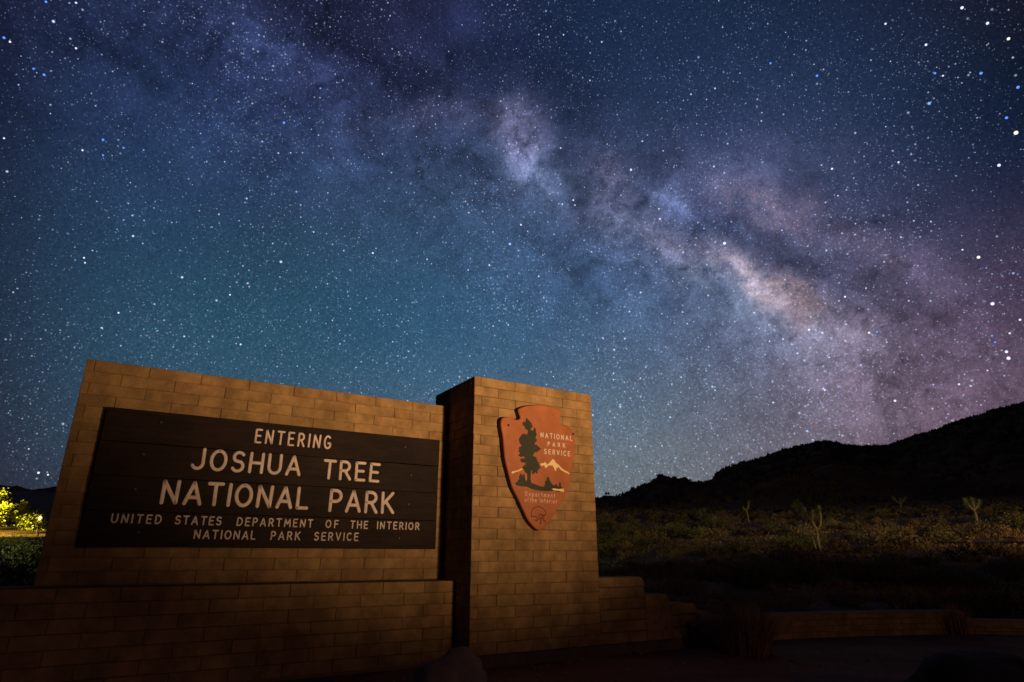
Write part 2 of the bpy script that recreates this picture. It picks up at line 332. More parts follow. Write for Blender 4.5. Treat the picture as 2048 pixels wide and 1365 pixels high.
def interp(x, xs, ys): return float(np.interp(x, xs, ys))
RAZ = [2, 7.9, 9.65, 11.9, 12.6, 13.24, 14.5, 15.5, 16.8, 17.6, 18.5, 20.9, 23.5, 25.0, 26.96, 28.4, 29.3, 30.1, 31.2, 32.5, 34, 35.7, 37.5, 40.3, 46, 54, 66, 85, 110]
REL = [4.0, 4.42, 4.65, 5.6, 6.25, 6.7, 6.25, 5.95, 5.93, 6.2, 6.9, 7.66, 8.35, 8.75, 9.12, 8.5, 8.3, 8.27, 8.25, 8.6, 9.0, 9.45, 9.8, 10.37, 11.3, 12.4, 11, 8, 4]
def ridge_fn(AZ, EL, R0, RR, R1, seed, rough):
    def fn(r_, a):
        az = math.degrees(a); x, y = r_ * math.sin(a), r_ * math.cos(a)
        e = interp(az, AZ, EL)
        g0 = terr(200 * math.sin(a), 200 * math.cos(a)) if r_ > 200 else terr(x, y)
        top = RR * math.tan(R(e)) + EYE
        t = (r_ - R0) / (RR - R0)
        if t <= 1: h = g0 - 2 + (top - g0 + 2) * (max(0, t) ** 1.25)
        else: h = top - (r_ - RR) * .35
        nn = noise.fractal(Vector((x * .018, y * .018, seed)), .9, 2.1, 6) * rough
        nn += noise.noise(Vector((x * .12, y * .12, seed))) * rough * .12 + abs(noise.noise(Vector((x * .3, y * .3, seed)))) * rough * .16 + max(0, noise.noise(Vector((x * .09, y * .09, seed + 5)))) ** 2 * rough * .7
        w = .30 + .8 * math.sin(math.pi * min(1, max(0, t)))
        return (x, y, h + nn * w)
    return fn
azs2 = [R(a) for a in np.linspace(2, 110, 700)]
hm = polar(list(np.linspace(125, 700, 78)) + [760, 850], azs2, ridge_fn(RAZ, REL, 125, 620, 900, 3, 9))
tag(ob('hills', hm.mesh('hills', 'hill', True)), 'black rocky desert ridge climbing to the right edge', kind='structure')
LAZ = [-110, -80, -60, -50, -44, -41, -39.1, -38, -37.3, -36.2, -34, -30, -26, -22]; LEL = [3, 5, 5.5, 5.0, 4.9, 4.8, 4.75, 4.7, 4.52, 4.83, 5.2, 5.0, 4.2, 3.2]
azs3 = [R(a) for a in np.linspace(-110, -22, 400)]
hm2 = polar(list(np.linspace(300, 1000, 50)) + [1100, 1200], azs3, ridge_fn(LAZ, LEL, 300, 900, 1300, 9, 8))
tag(ob('hills', hm2.mesh('hills', 'hill', True)), 'low dark hills behind the lit tree at the left edge', kind='structure')

# ------------------------------------------------------------------ masonry
CH = 2.44 / 26; BL = .381; Z0 = .095
def block_mesh(lx, ly, lz, seed):
    """rounded slump block, origin at its lower left front corner; front face (-y) is bellied and chamfered"""
    rnd = random.Random(seed); mb = MB(); c = .0042; g = .0010
    x0, x1, z0, z1 = g, lx - g, g, lz - g
    ring = [(x0, 0 + c, z0), (x1, 0 + c, z0), (x1, 0 + c, z1), (x0, 0 + c, z1)]
    back = [(x0, ly, z0), (x1, ly, z0), (x1, ly, z1), (x0, ly, z1)]
    j = lambda: rnd.uniform(-.0022, .0022)
    inner = [(x0 + c + j(), j(), z0 + c), (x1 - c + j(), j(), z0 + c + j()), (x1 - c + j(), j(), z1 - c), (x0 + c + j(), j(), z1 - c + j())]
    mb.add(back + ring + inner, [(0, 1, 5, 4), (1, 2, 6, 5), (2, 3, 7, 6), (3, 0, 4, 7), (4, 5, 9, 8), (5, 6, 10, 9), (6, 7, 11, 10), (7, 4, 8, 11), (8, 9, 10, 11), (3, 2, 1, 0)])
    return mb.mesh('block', 'brick')
_cache = {}
def block(lx, ly, lz=CH):
    k = (round(lx, 3), round(ly, 3), round(lz, 3), random.randrange(4))
    if k not in _cache: _cache[k] = block_mesh(lx, ly, lz, hash(k[:3]) + k[3])
    return _cache[k]
def face(parent, x0, x1, y, z0, courses, depth, axis=0, phase=0.0, skip=None, sgn=1):
    """one wythe of running bond. axis 0: face looks to -y; axis 1: face looks to -x (sgn 1) or +x (sgn -1), x0..x1 then run along y"""
    for k in range(courses):
        z = z0 + k * CH
        off = (phase + (k % 2) * .5) % 1 * BL
        cuts = [x0]; c = x0 - off + BL
        while c < x1 - .03:
            if c - x0 > .05: cuts.append(c + random.uniform(-.006, .006))
            c += BL
        if x1 - cuts[-1] < .06: cuts.pop()
        cuts.append(x1)
        for a, b2 in zip(cuts, cuts[1:]):
            if skip and skip(a, b2, z): continue
            q = round((b2 - a) / .01) * .01
            me = block(q, depth)
            dy = random.uniform(-.0016, .0028)
            if axis == 0: o = ob('brick', me, parent, (a, y + dy, z)); o.scale = ((b2 - a) / q, 1, 1)
            elif sgn == 1: o = ob('brick', me, parent, (y + dy, b2, z), -math.pi / 2); o.scale = ((b2 - a) / q, 1, 1)
            else: o = ob('brick', me, parent, (y - dy, a, z), math.pi / 2); o.scale = ((b2 - a) / q, 1, 1)
            o.rotation_euler[1] += random.uniform(-.0012, .0012)

def mthing(name, label, cat, u, n, z):
    o = thing(name, label, cat, P(u, n, z), TH); return o
# upper wall behind the board: u -0.463..2.652, n 5.65..5.95
UW0, UW1 = -.463, 2.655; zb = Z0 + 7 * CH - .06
SW = mthing('sign_wall', 'tall buff block wall carrying the dark brown name board', 'wall', UW0, 5.65, 0)
zw = .69; nw = 18
CHW = (2.342 - zw) / nw
CH_old = CH; CH = CHW
face(SW, 0, UW1 - UW0, 0, zw, nw, .10, 0, .35)
face(SW, .10, .30, 0, zw, nw, .10, 1, 0)
CH = CH_old
ob('mortar', MB().box(.012, UW1 - UW0 - .003, .010, .298, .60, 2.342 - .004).mesh('mortar', 'mortar'), SW)
ob('mortar_cap', MB().box(.11, UW1 - UW0 - .004, .102, .297, 2.339, 2.3445).mesh('mortar_cap', 'mortar'), SW)
# base wall with ledge
BU0 = -2.9
BW = mthing('base_wall', 'broad low block base wall standing forward below the name board', 'wall', BU0, 5.385, 0)
CH = (.682 - .02) / 7
face(BW, 0, UW1 - BU0, 0, .02, 7, .12, 0, .2)
ob('mortar', MB().box(.012, UW1 - BU0 - .004, .011, .90, -.15, .676).mesh('mortar', 'mortar'), BW)
ob('coping', MB().box(0.0, UW1 - BU0 - .004, .124, .262, .677, .6835).mesh('coping', 'footing'), BW)
CH = CH_old
# pillar
PU0, PU1 = 2.662, 4.075
PL = mthing('pillar', 'tall square block pillar carrying the red arrowhead emblem', 'pillar', PU0, 5.1, 0)
pw = PU1 - PU0; pd = .90
face(PL, 0, pw, 0, Z0, 26, .12, 0, .30)
face(PL, .12, pd, 0, Z0, 26, .12, 1, .25)
face(PL, .12, pd, pw, Z0, 26, .12, 1, .25, sgn=-1)
ob('mortar', MB().box(.011, pw - .011, .011, pd, .02, Z0 + 26 * CH - .004).mesh('mortar', 'mortar'), PL)
ob('mortar_cap', MB().box(.12, pw - .12, .122, pd - .002, 2.532, 2.5365).mesh('mortar_cap', 'mortar'), PL)
ob('footing', MB().box(-.02, pw + .9, -.03, pd, -.3, Z0 - .002).mesh('footing', 'footing'), PL)
# stepped wall right of the pillar
ST = mthing('stepped_wall', 'short block wall stepping down to the right from the pillar foot', 'wall', PU1 + .002, 5.103, 0)
steps = [(0, .583, .695), (.583, .925, .519), (.925, 1.30, .42), (1.30, 1.55, .33)]
nc = 6
def bullnose(l, d, h, rend, taper=0.0, seed=0):
    """rounded cap block: section rounded on its front top edge, right end rounded over when rend"""
    r_ = .026; prof = [(.001, 0), (.001, h - r_), (.3 * r_, h - .3 * r_), (r_, h), (d - r_, h), (d, h - r_), (d, 0)]
    xs = [(.0015, -.004), (.006, 0), (l - .006, 0), (l - .0015, -.004)]
    if rend: xs = [(.0015, -.004), (.006, 0), (l - .045, 0), (l - .025, -.005), (l - .009, -.018), (l - .001, -.04)]
    mb = MB(); m_ = len(prof)
    for x, dz in xs: mb.v += [(x, y + (.002 if dz and z < h * .5 else 0), z + (dz if z > h * .5 else 0)) for y, z in prof]
    for i in range(len(xs) - 1):
        for j in range(m_ - 1): mb.f.append((i * m_ + j, (i + 1) * m_ + j, (i + 1) * m_ + j + 1, i * m_ + j + 1))
    mb.f.append(tuple(range(m_))[::-1]); mb.f.append(tuple((len(xs) - 1) * m_ + j for j in range(m_)))
    return mb.mesh('coping_block', 'brick')
for k, (a, b2, top) in enumerate(steps):
    t2 = top - CH; n_ = max(1, round((t2 - Z0) / CH)); c0 = CH; CH = (t2 - Z0) / n_
    face(ST, a, b2, 0, Z0, n_, .14, 0, .1 if a == 0 else .45)
    CH = c0
    ob('mortar', MB().box(a + .004, b2 - .010, .011, .34, -.1, t2 - .002).mesh('mortar', 'mortar'), ST)
    cuts = [a, a + .20, b2] if k == 0 else [a, b2]
    for p0, p1 in zip(cuts, cuts[1:]):
        ob('coping_block', bullnose(p1 - p0, .345, CH - .001, p1 == b2), ST, (p0, random.uniform(-.001, .002), t2 + .001))
# low garden wall curving away on the right
path = [Vector(p) for p in ((1.86, 7.03), (2.33, 7.36), (2.85, 7.62), (3.34, 7.80), (4.0, 7.98), (4.67, 8.10), (5.1, 8.17), (5.5, 8.19))]
path2 = [Vector(p) for p in ((5.5, 8.19), (6.1, 8.10), (6.8, 7.95), (7.6, 7.7), (8.4, 7.4), (9.2, 7.0))]
def walk(path, step):
    out = [path[0]]; need = step
    for a, b2 in zip(path, path[1:]):
        l = (b2 - a).length; pos = 0
        while l - pos >= need: pos += need; out.append(a.lerp(b2, pos / l)); need = step
        need -= l - pos
    return out
def low_wall(path, top, label, name='garden_wall'):
    root = thing(name, label, 'wall', (*path[0], 0), 0)
    n_ = 4
    c_ = top / n_
    for k in range(n_):
        pp = walk(path, BL / 2)[(k % 2):: 2]
        if k % 2: pp = [path[0]] + pp
        for a, b2 in zip(pp, pp[1:]):
            d = b2 - a; q = round(d.length / .01) * .01
            o = ob('brick', block(q, .14, c_), root, (a.x - path[0].x, a.y - path[0].y, k * c_ + random.uniform(-.001, .001)), math.atan2(d.y, d.x)); o.scale = (d.length / q, 1, 1)
    pp = walk(path, BL); pp = pp + ([path[-1]] if (path[-1] - pp[-1]).length > .04 else [])
    sec = [(-.004, -.05), (0, -.014), (.02, .002), (.07, .008), (.26, .008), (.30, -.002), (.32, -.05)]
    def rib(p, d, eps): nn = Vector((-d.y, d.x)); return [(p.x + nn.x * a - path[0].x, p.y + nn.y * a - path[0].y, top + z + .004 + eps) for a, z in sec]
    m_ = len(sec)
    for p0, p1 in zip(pp, pp[1:]):
        d = (p1 - p0).normalized(); g = d * .002; mb = MB(); e = random.uniform(-.002, .001)
        for q, dz in ((p0 + g, -.004), (p0 + g * 4, 0), (p1 - g * 4, 0), (p1 - g, -.004)): mb.v += rib(q, d, dz + e)
        for i in range(3):
            for j in range(m_ - 1): mb.f.append((i * m_ + j, (i + 1) * m_ + j, (i + 1) * m_ + j + 1, i * m_ + j + 1))
        mb.f.append(tuple(range(m_))[::-1]); mb.f.append(tuple(3 * m_ + j for j in range(m_)))
        ob('coping_block', mb.mesh('coping_block', 'brick'), root)
    core = MB(); cs = [(.012, -.03), (.30, -.03), (.30, -top - .1), (.012, -top - .1)]
    for i, p in enumerate(pp):
        d = (pp[min(i + 1, len(pp) - 1)] - pp[max(i - 1, 0)]).normalized(); nn = Vector((-d.y, d.x))
        core.v += [(p.x + nn.x * a - path[0].x, p.y + nn.y * a - path[0].y, top + z) for a, z in cs]
    for i in range(len(pp) - 1):
        for j in range(4): j2 = (j + 1) % 4; core.f.append((i * 4 + j, (i + 1) * 4 + j, (i + 1) * 4 + j2, i * 4 + j2))
    core.f.append((3, 2, 1, 0)); core.f.append(tuple((len(pp) - 1) * 4 + j for j in range(4)))
    ob('mortar', core.mesh('mortar', 'mortar'), root)
low_wall(path, .25, 'long low curved block wall past the tawny grass, upper level')
low_wall(path2, .15, 'lower end of the curved block wall at the right edge')

# ------------------------------------------------------------------ lettering: hand drawn strokes
def arc(cx, cy, rx, ry, a0, a1, n=10):
    return [(cx + rx * math.cos(R(a0 + (a1 - a0) * i / n)), cy + ry * math.sin(R(a0 + (a1 - a0) * i / n))) for i in range(n + 1)]
GL = {   # width, strokes in a box of height 1
 'A': (.74, [[(0, 0), (.37, 1), (.74, 0)], [(.14, .30), (.60, .30)]]),
 'C': (.66, [arc(.36, .5, .36, .5, 48, 312, 16)]),
 'D': (.66, [[(0, 0), (0, 1), (.22, 1)] + arc(.22, .5, .44, .5, 80, -80, 12) + [(.22, 0), (0, 0)]]),
 'E': (.54, [[(.54, 1), (0, 1), (0, 0), (.54, 0)], [(0, .52), (.46, .52)]]),
 'F': (.54, [[(.54, 1), (0, 1), (0, 0)], [(0, .52), (.46, .52)]]),
 'G': (.70, [arc(.36, .5, .36, .5, 50, 270, 14) + [(.58, .06), (.68, .2), (.68, .42), (.42, .42)]]),
 'H': (.66, [[(0, 0), (0, 1)], [(.66, 0), (.66, 1)], [(0, .5), (.66, .5)]]),
 'I': (.0, [[(0, 0), (0, 1)]]),
 'J': (.56, [[(.56, 1), (.56, .34)] + arc(.28, .30, .28, .30, 0, -150, 10)]),
 'K': (.64, [[(0, 0), (0, 1)], [(.60, 1), (.02, .42)], [(.18, .58), (.64, 0)]]),
 'L': (.52, [[(0, 1), (0, 0), (.52, 0)]]),
 'M': (.84, [[(0, 0), (.08, 1), (.42, .3), (.76, 1), (.84, 0)]]),
 'N': (.68, [[(0, 0), (.02, 1), (.64, 0), (.68, 1)]]),
 'O': (.76, [arc(.38, .5, .38, .5, 90, 450, 22)]),
 'P': (.56, [[(0, 0), (0, 1), (.26, 1)] + arc(.26, .73, .30, .27, 80, -80, 8) + [(.26, .46), (0, .46)]]),
 'R': (.62, [[(0, 0), (0, 1), (.26, 1)] + arc(.26, .74, .30, .26, 80, -80, 8) + [(.26, .48), (0, .48)], [(.28, .48), (.62, 0)]]),
 'S': (.58, [arc(.30, .745, .27, .255, 35, 230, 10) + [(.30, .51)] + arc(.28, .265, .29, .265, 62, -150, 12)]),
 'T': (.66, [[(0, 1), (.66, 1)], [(.33, 1), (.33, 0)]]),
 'U': (.66, [[(0, 1), (0, .36)] + arc(.33, .34, .33, .34, 180, 360, 12) + [(.66, .36), (.66, 1)]]),
 'V': (.70, [[(0, 1), (.35, 0), (.70, 1)]]),
 'e': (.48, [[(.02, .36), (.47, .36)] + arc(.245, .33, .235, .31, 10, 310, 12)]),
 'p': (.46, [[(0, .64), (0, -.28)], arc(.23, .32, .23, .32, 150, -150, 12)]),
 'a': (.46, [[(.45, .64), (.45, 0)], arc(.225, .32, .225, .32, 30, 330, 12)]),
 'r': (.34, [[(0, .64), (0, 0)], [(0, .40), (.12, .60), (.34, .62)]]),
 't': (.34, [[(.17, .95), (.17, .04), (.30, 0)], [(0, .64), (.34, .64)]]),
 'm': (.70, [[(0, .64), (0, 0)], [(0, .46), (.16, .64), (.35, .5), (.35, 0)], [(.35, .46), (.52, .64), (.70, .5), (.70, 0)]]),
 'n': (.42, [[(0, .64), (0, 0)], [(0, .46), (.20, .64), (.42, .5), (.42, 0)]]),
 'o': (.48, [arc(.24, .32, .24, .32, 90, 450, 14)]),
 'f': (.34, [[(.34, .94), (.2, .98), (.13, .84), (.13, 0)], [(0, .64), (.30, .64)]]),
 'h': (.42, [[(0, 1), (0, 0)], [(0, .46), (.20, .64), (.42, .5), (.42, 0)]]),
 'i': (.0, [[(0, .64), (0, 0)], [(0, .90), (0, .93)]]),
}
def stroke(mb, pts, r, h):
    """rounded flat bead lying on the xz plane, rising to -y"""
    pts = [Vector((a, b2)) for a, b2 in pts]
    prof = [(-1, 0), (-.92, .6), (-.6, 1), (.6, 1), (.92, .6), (1, 0)]
    d0 = (pts[1] - pts[0]).normalized(); d1 = (pts[-1] - pts[-2]).normalized()
    frames = []
    for t_ in (-1, -.75, -.35): frames.append((pts[0] + d0 * r * t_, d0, math.sqrt(max(0, 1 - t_ * t_)) + .02))
    for i, p in enumerate(pts):
        a = (pts[i] - pts[i - 1]).normalized() if i else d0
        b2 = (pts[i + 1] - pts[i]).normalized() if i < len(pts) - 1 else d1
        m_ = a + b2; m_ = m_.normalized() if m_.length > .2 else a
        if a.dot(b2) < .35: frames += [(p - a * r * .02, a, 1), (p + a * r * .5, a, .86), (p - b2 * r * .5, b2, .86), (p + b2 * r * .02, b2, 1)]
        else: frames.append((p, m_, 1 / max(.75, m_.dot(a))))
    for t_ in (.35, .75, 1): frames.append((pts[-1] + d1 * r * t_, d1, math.sqrt(max(0, 1 - t_ * t_)) + .02))
    o = len(mb.v); k = len(prof)
    for p, d, w in frames:
        n2 = Vector((-d.y, d.x))
        for s_, e in prof: q = p + n2 * (s_ * r * w); mb.v.append((q.x, -e * h, q.y))
    for i in range(len(frames) - 1):
        for j in range(k - 1): a = o + i * k + j; mb.f.append((a, a + k, a + k + 1, a + 1))
def letter_mesh(ch, sx, hgt, r, h, slant=0.0, wob=0):
    mb = MB(); rnd = random.Random(ord(ch) * 7 + wob)
    for i, st in enumerate(GL[ch][1]):
        stroke(mb, [((x * sx + slant * z) * hgt, z * hgt) for x, z in st], r, h * (1 + .06 * i))
    return mb
def word(parent, text, x0, x1, z0, z1, y, r, h, m='letter', sep=True, name='letter', slant=0.0):
    hgt = z1 - z0 - 2 * r; z0 += r; x0 += r; x1 -= r
    n_ = len(text); ws = sum(GL[c][0] for c in text); gap = .30
    sx = .92 if hgt > .1 else .9
    tot = (x1 - x0) / hgt
    # widths first, remaining space shared between the letters
    g = (tot - ws * sx) / max(1, n_ - 1)
    if g < .32: sx = (tot - .40 * (n_ - 1)) / ws; g = .40
    x = x0; whole = MB()
    for i, c in enumerate(text):
        mb = letter_mesh(c, sx, hgt, r, h, slant, i)
        if sep:
            o = ob(name, mb.mesh('letter_' + c, m, True), parent, (x, y, z0))
            o.rotation_euler = (0, random.uniform(-.025, .025), 0)
        else: whole.add([(a + x, b2 + y, c2 + z0) for a, b2, c2 in mb.v], mb.f)
        x += (GL[c][0] * sx + g) * hgt
    return whole

# ------------------------------------------------------------------ name board
SB = mthing('name_board', 'dark brown plank board with cream routed park name lettering', 'sign', 0, 5.58, 0)
bx0, bx1 = -.258, 2.535; bz = [.950, 1.205, 1.462, 1.716, 1.973]
for i in range(4):
    mb = MB(); c = .0028; z0, z1 = bz[i] + .0008, bz[i + 1] - .0008; nx = 12; j = random.uniform(-.0015, .0015); e0, e1 = random.uniform(-.003, .003), random.uniform(-.003, .003)
    prof = [(.05, z0), (c, z0), (0, z0 + c), (0, z1 - c), (c, z1), (.05, z1)]
    for k in range(nx + 1):
        x = bx0 + e0 + (bx1 + e1 - bx0 - e0) * k / nx; wv = math.sin(k * .7 + i * 2) * .001
        mb.v += [(x, yy + j, zz + (wv if 0 < i else 0)) for yy, zz in prof]
    for k in range(nx):
        for q in range(6): q2 = (q + 1) % 6; mb.f.append((k * 6 + q, (k + 1) * 6 + q, (k + 1) * 6 + q2, k * 6 + q2))
    mb.f.append(tuple(range(6))[::-1]); mb.f.append(tuple(nx * 6 + q for q in range(6)))
    ob('plank', mb.mesh('plank', 'plank'), SB)
for uu in (-.05, .75, 1.55, 2.33):
    ob('batten', MB().box(uu, uu + .06, .0525, .068, 1.0, 1.92).mesh('batten', 'plank'), SB)
bolt = MB()
for rr, yy in ((.016, .002), (.015, -.006), (.008, -.009)): bolt.v += [(rr * math.cos(a * math.pi / 4), yy, rr * math.sin(a * math.pi / 4)) for a in range(8)]
for i in range(2):
    for j in range(8): bolt.f.append((i * 8 + j, i * 8 + (j + 1) % 8, (i + 1) * 8 + (j + 1) % 8, (i + 1) * 8 + j))
bolt.f.append(tuple(16 + j for j in range(8)))
bolt_me = bolt.mesh('bolt', 'bolt')
for uu, zz in ((.118, 1.891), (.041, 1.632), (.030, 1.367), (.104, 1.056), (2.177, 1.872), (2.253, 1.613), (2.244, 1.346), (2.169, 1.043)):
    ob('bolt', bolt_me, SB, (uu, -.001, zz))
Y = -.0016
word(SB, 'ENTERING', .826, 1.476, 1.790, 1.915, Y, .0088, .004)
word(SB, 'JOSHUA', .373, 1.236, 1.537, 1.716, Y, .0132, .005)
word(SB, 'TREE', 1.420, 1.945, 1.526, 1.704, Y, .0132, .005)
word(SB, 'NATIONAL', .207, 1.330, 1.262, 1.452, Y, .0146, .005)
word(SB, 'PARK', 1.502, 2.108, 1.250, 1.450, Y, .0146, .005)
for t, a, b2 in (('UNITED', -.086, .246), ('STATES', .334, .668), ('DEPARTMENT', .778, 1.386), ('OF', 1.491, 1.606), ('THE', 1.706, 1.870), ('INTERIOR', 1.952, 2.364)):
    word(SB, t, a, b2, 1.117, 1.187, Y, .0058, .003)
for t, a, b2 in (('NATIONAL', .482, .938), ('PARK', 1.052, 1.292), ('SERVICE', 1.404, 1.792)):
    word(SB, t, a, b2, 1.013, 1.085, Y, .0058, .003)

# ------------------------------------------------------------------ arrowhead emblem (drawn in its own plane, metres)
AN = 5.03
AH = mthing('arrowhead_emblem', 'rust red arrowhead shaped emblem with dark conifer fixed to the pillar', 'sign', 0, AN, 0)
def ap(px, py):               # traced emblem outline -> (u, z) on the emblem plane
    x, y = 980 + px / 4.706, 790 + py / 4.706
    d = Vector(((x - 1024) / F, CP + (y - 682.5) / F * SP, SP - (y - 682.5) / F * CP))
    d = d * (AN / d.dot(NN)); return (d.dot(U), d.z + EYE)
def smooth_poly(p, it=1):
    for _ in range(it):
        q = []
        for i in range(len(p)):
            a, b2 = Vector(p[i]), Vector(p[(i + 1) % len(p)]); q += [tuple(a.lerp(b2, .25)), tuple(a.lerp(b2, .75))]
        p = q
    return p
out = [(262,135),(300,116),(360,100),(440,92),(520,98),(600,116),(655,142),(672,180),(662,225),(650,262),(690,285),(750,306),(785,335),(800,380),(802,450),(795,560),(778,690),(760,800),(735,890),(690,985),(640,1060),(605,1130),(560,1200),(515,1250),(475,1284),(440,1268),(395,1228),(350,1165),(312,1080),(262,970),(212,880),(190,800),(165,700),(140,600),(130,480),(122,380),(104,300),(104,240),(122,212),(180,205),(230,232),(276,236),(288,212),(276,180)]
from mathutils.geometry import tessellate_polygon
def slab(poly, y0, y1, m, bev=0.0, name='panel', edge_mat=None):
    """solid extruded outline, front at y0 (towards the viewer), back at y1"""
    n_ = len(poly); area = sum(poly[i][0] * poly[(i + 1) % n_][1] - poly[(i + 1) % n_][0] * poly[i][1] for i in range(n_))
    if area < 0: poly = poly[::-1]
    tri = tessellate_polygon([[Vector((a, b2, 0)) for a, b2 in poly]])
    mb = MB()
    if bev:
        cx_, cz_ = sum(a for a, _ in poly) / n_, sum(b2 for _, b2 in poly) / n_
        fr = []
        for i in range(n_):
            a, b2, c = Vector(poly[i - 1]), Vector(poly[i]), Vector(poly[(i + 1) % n_]); d = (c - a).normalized(); fr.append((b2.x - d.y * bev, b2.y + d.x * bev))
        mb.v = [(a, y0, b2) for a, b2 in fr] + [(a, y0 + bev, b2) for a, b2 in poly] + [(a, y1, b2) for a, b2 in poly]; L3 = 3
    else: mb.v = [(a, y0, b2) for a, b2 in poly] + [(a, y1, b2) for a, b2 in poly]; L3 = 2
    for t in tri:
        p, q, r_ = (mb.v[i] for i in t); ar = (q[0] - p[0]) * (r_[2] - p[2]) - (r_[0] - p[0]) * (q[2] - p[2])
        mb.f.append(tuple(t) if ar > 0 else tuple(t)[::-1])
    nf = len(mb.f)
    for l in range(L3 - 1):
        for i in range(n_): j = (i + 1) % n_; mb.f.append((l * n_ + i, (l + 1) * n_ + i, (l + 1) * n_ + j, l * n_ + j))
    mb.f.append(tuple((L3 - 1) * n_ + i for i in range(n_))[::-1])
    me = mb.mesh(name, m)
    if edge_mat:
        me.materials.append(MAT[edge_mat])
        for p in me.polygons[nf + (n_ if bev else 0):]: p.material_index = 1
    return me
poly = smooth_poly([ap(*p) for p in out], 2)
ob('panel', slab(poly, 0, .066, 'arrow', .007, 'panel', 'arrowedge'), AH)
treep = [(345,215),(372,250),(392,285),(398,305),(378,330),(408,338),(420,306),(432,330),(436,362),(428,400),(440,424),(418,452),(412,470),(440,472),(470,500),(474,515),(445,538),(412,552),(402,575),(432,588),(442,620),(458,650),(472,690),(446,712),(444,745),(425,728),(405,752),(392,728),(408,712),(384,716),(380,790),(386,830),(430,846),(470,862),(508,866),(522,832),(514,818),(530,806),(536,784),(544,772),(552,776),(560,800),(574,830),(592,848),(618,858),(612,838),(626,846),(638,864),(650,862),(652,826),(662,824),(668,864),(686,880),(680,896),(655,918),(600,906),(540,908),(470,904),(400,890),(345,866),(290,862),(245,850),(236,832),(262,818),(262,800),(276,800),(274,770),(288,745),(298,744),(302,778),(312,750),(322,746),(330,800),(344,820),(352,790),(350,745),(330,728),(318,700),(300,690),(322,668),(342,660),(330,640),(300,642),(286,630),(284,612),(300,600),(330,598),(318,578),(292,586),(268,574),(282,556),(268,536),(272,498),(298,480),(286,466),(274,432),(280,400),(300,372),(330,368),(352,380),(360,345),(350,330),(332,322),(326,298),(304,268),(322,250),(334,258),(336,230)]
jag = []
for i_, p_ in enumerate(treep):
    q_ = treep[(i_ + 1) % len(treep)]; jag.append(p_)
    if max(p_[1], q_[1]) < 700 and abs(p_[0] - q_[0]) + abs(p_[1] - q_[1]) > 14:
        n_ = 2
        for k_ in range(1, n_): jag.append((p_[0] + (q_[0] - p_[0]) * k_ / n_ + random.uniform(-8, 8), p_[1] + (q_[1] - p_[1]) * k_ / n_ + random.uniform(-6, 6)))
ob('conifer', slab([ap(*p) for p in jag], -.0045, .0035, 'tree', 0, 'conifer'), AH)
mount = [(470,652),(488,642),(502,646),(512,632),(524,640),(536,658),(558,640),(572,622),(592,603),(606,618),(618,640),(634,652),(652,668),(676,694),(702,712),(730,726),(750,744),(738,748),(704,730),(680,718),(660,704),(650,690),(640,676),(634,690),(624,686),(622,704),(614,722),(604,704),(598,684),(590,680),(586,664),(572,668),(552,664),(538,676),(524,694),(514,682),(508,664),(494,668),(480,672)]
ob('mountain', slab([ap(*p) for p in mount], -.0045, .0035, 'yellow', 0, 'mountain'), AH)
ob('ridge_line', slab([ap(*p) for p in [(198,736),(205,722),(240,716),(270,706),(300,690),(304,702),(275,718),(240,728),(210,742)]], -.0045, .0035, 'yellow', 0, 'ridge_line'), AH)
ob('lake', slab([ap(*p) for p in [(574,886),(600,882),(640,888),(690,884),(692,914),(666,912),(636,904),(600,902)]], -.0085, -.0046, 'yellow', 0, 'lake'), AH)
for gxp, gyp in ((172, 287), (782, 370)):
    uu, zz = ap(gxp, gyp); o = ob('bolt', bolt_me, AH, (uu, -.001, zz)); o.scale = (.72, 1, .72)
def ahword(t, xa, xb, ya, yb, r, m='white', sep=True, name='letter'):
    (a0, z0), (a1, z1) = ap(xa, yb[0] if isinstance(yb, tuple) else yb), ap(xb, ya)
    return word(AH, t, a0, a1, z0, z1, -.0012, r, .0028, m, sep, name)
# three bold words
def ah3(t, pa, pb, r):
    """pa lower left, pb upper right on the tracing"""
    a0, z0 = ap(*pa); a1, z1 = ap(*pb); word(AH, t, a0, a1, z0, z1, -.0012, r, .0028, 'white')
ah3('NATIONAL', (474, 402), (772, 385), .0046)
ah3('PARK', (540, 482), (706, 456), .0046)
ah3('SERVICE', (508, 557), (752, 531), .0046)
a0, z0 = ap(330, 960); a1, z1 = ap(608, 922)
def small_line(words, box, name='lettering'):
    acc_ = MB()
    for t, xa, xb in words:
        a0, z0 = ap(xa, box[1]); a1, z1 = ap(xb, box[0]); zc = ap(480, box[1])[1]; hh = ap(480, box[0])[1] - zc
        mb = word(AH, t, a0, a1, zc, zc + hh, -.0012, .0024, .0020, 'white', False); acc_.add(mb.v, mb.f)
    tag(ob(name, acc_.mesh(name, 'white', True), AH), kind='stuff')
small_line([('Department', 328, 610)], (918, 962))
small_line([('of', 325, 362), ('the', 376, 440), ('Interior', 468, 632)], (972, 1016))
bi = MB()
for st in ([(392,1150),(388,1110),(398,1078),(425,1058),(460,1052),(495,1068),(518,1092),(524,1120),(512,1140),(498,1128)], [(392,1150),(410,1142),(436,1150),(448,1168),(440,1188),(420,1178)],
           [(448,1168),(478,1170),(478,1200),(470,1216)], [(478,1170),(500,1160),(506,1186),(524,1192)], [(500,1160),(498,1130)], [(460,1140),(475,1120),(492,1132),(486,1152),(466,1156),(456,1142)]):
    stroke(bi, [ap(*p) for p in st], .0030, .0025)
ob('bison', bi.mesh('bison', 'ink', True), AH, (0, -.0012, 0))

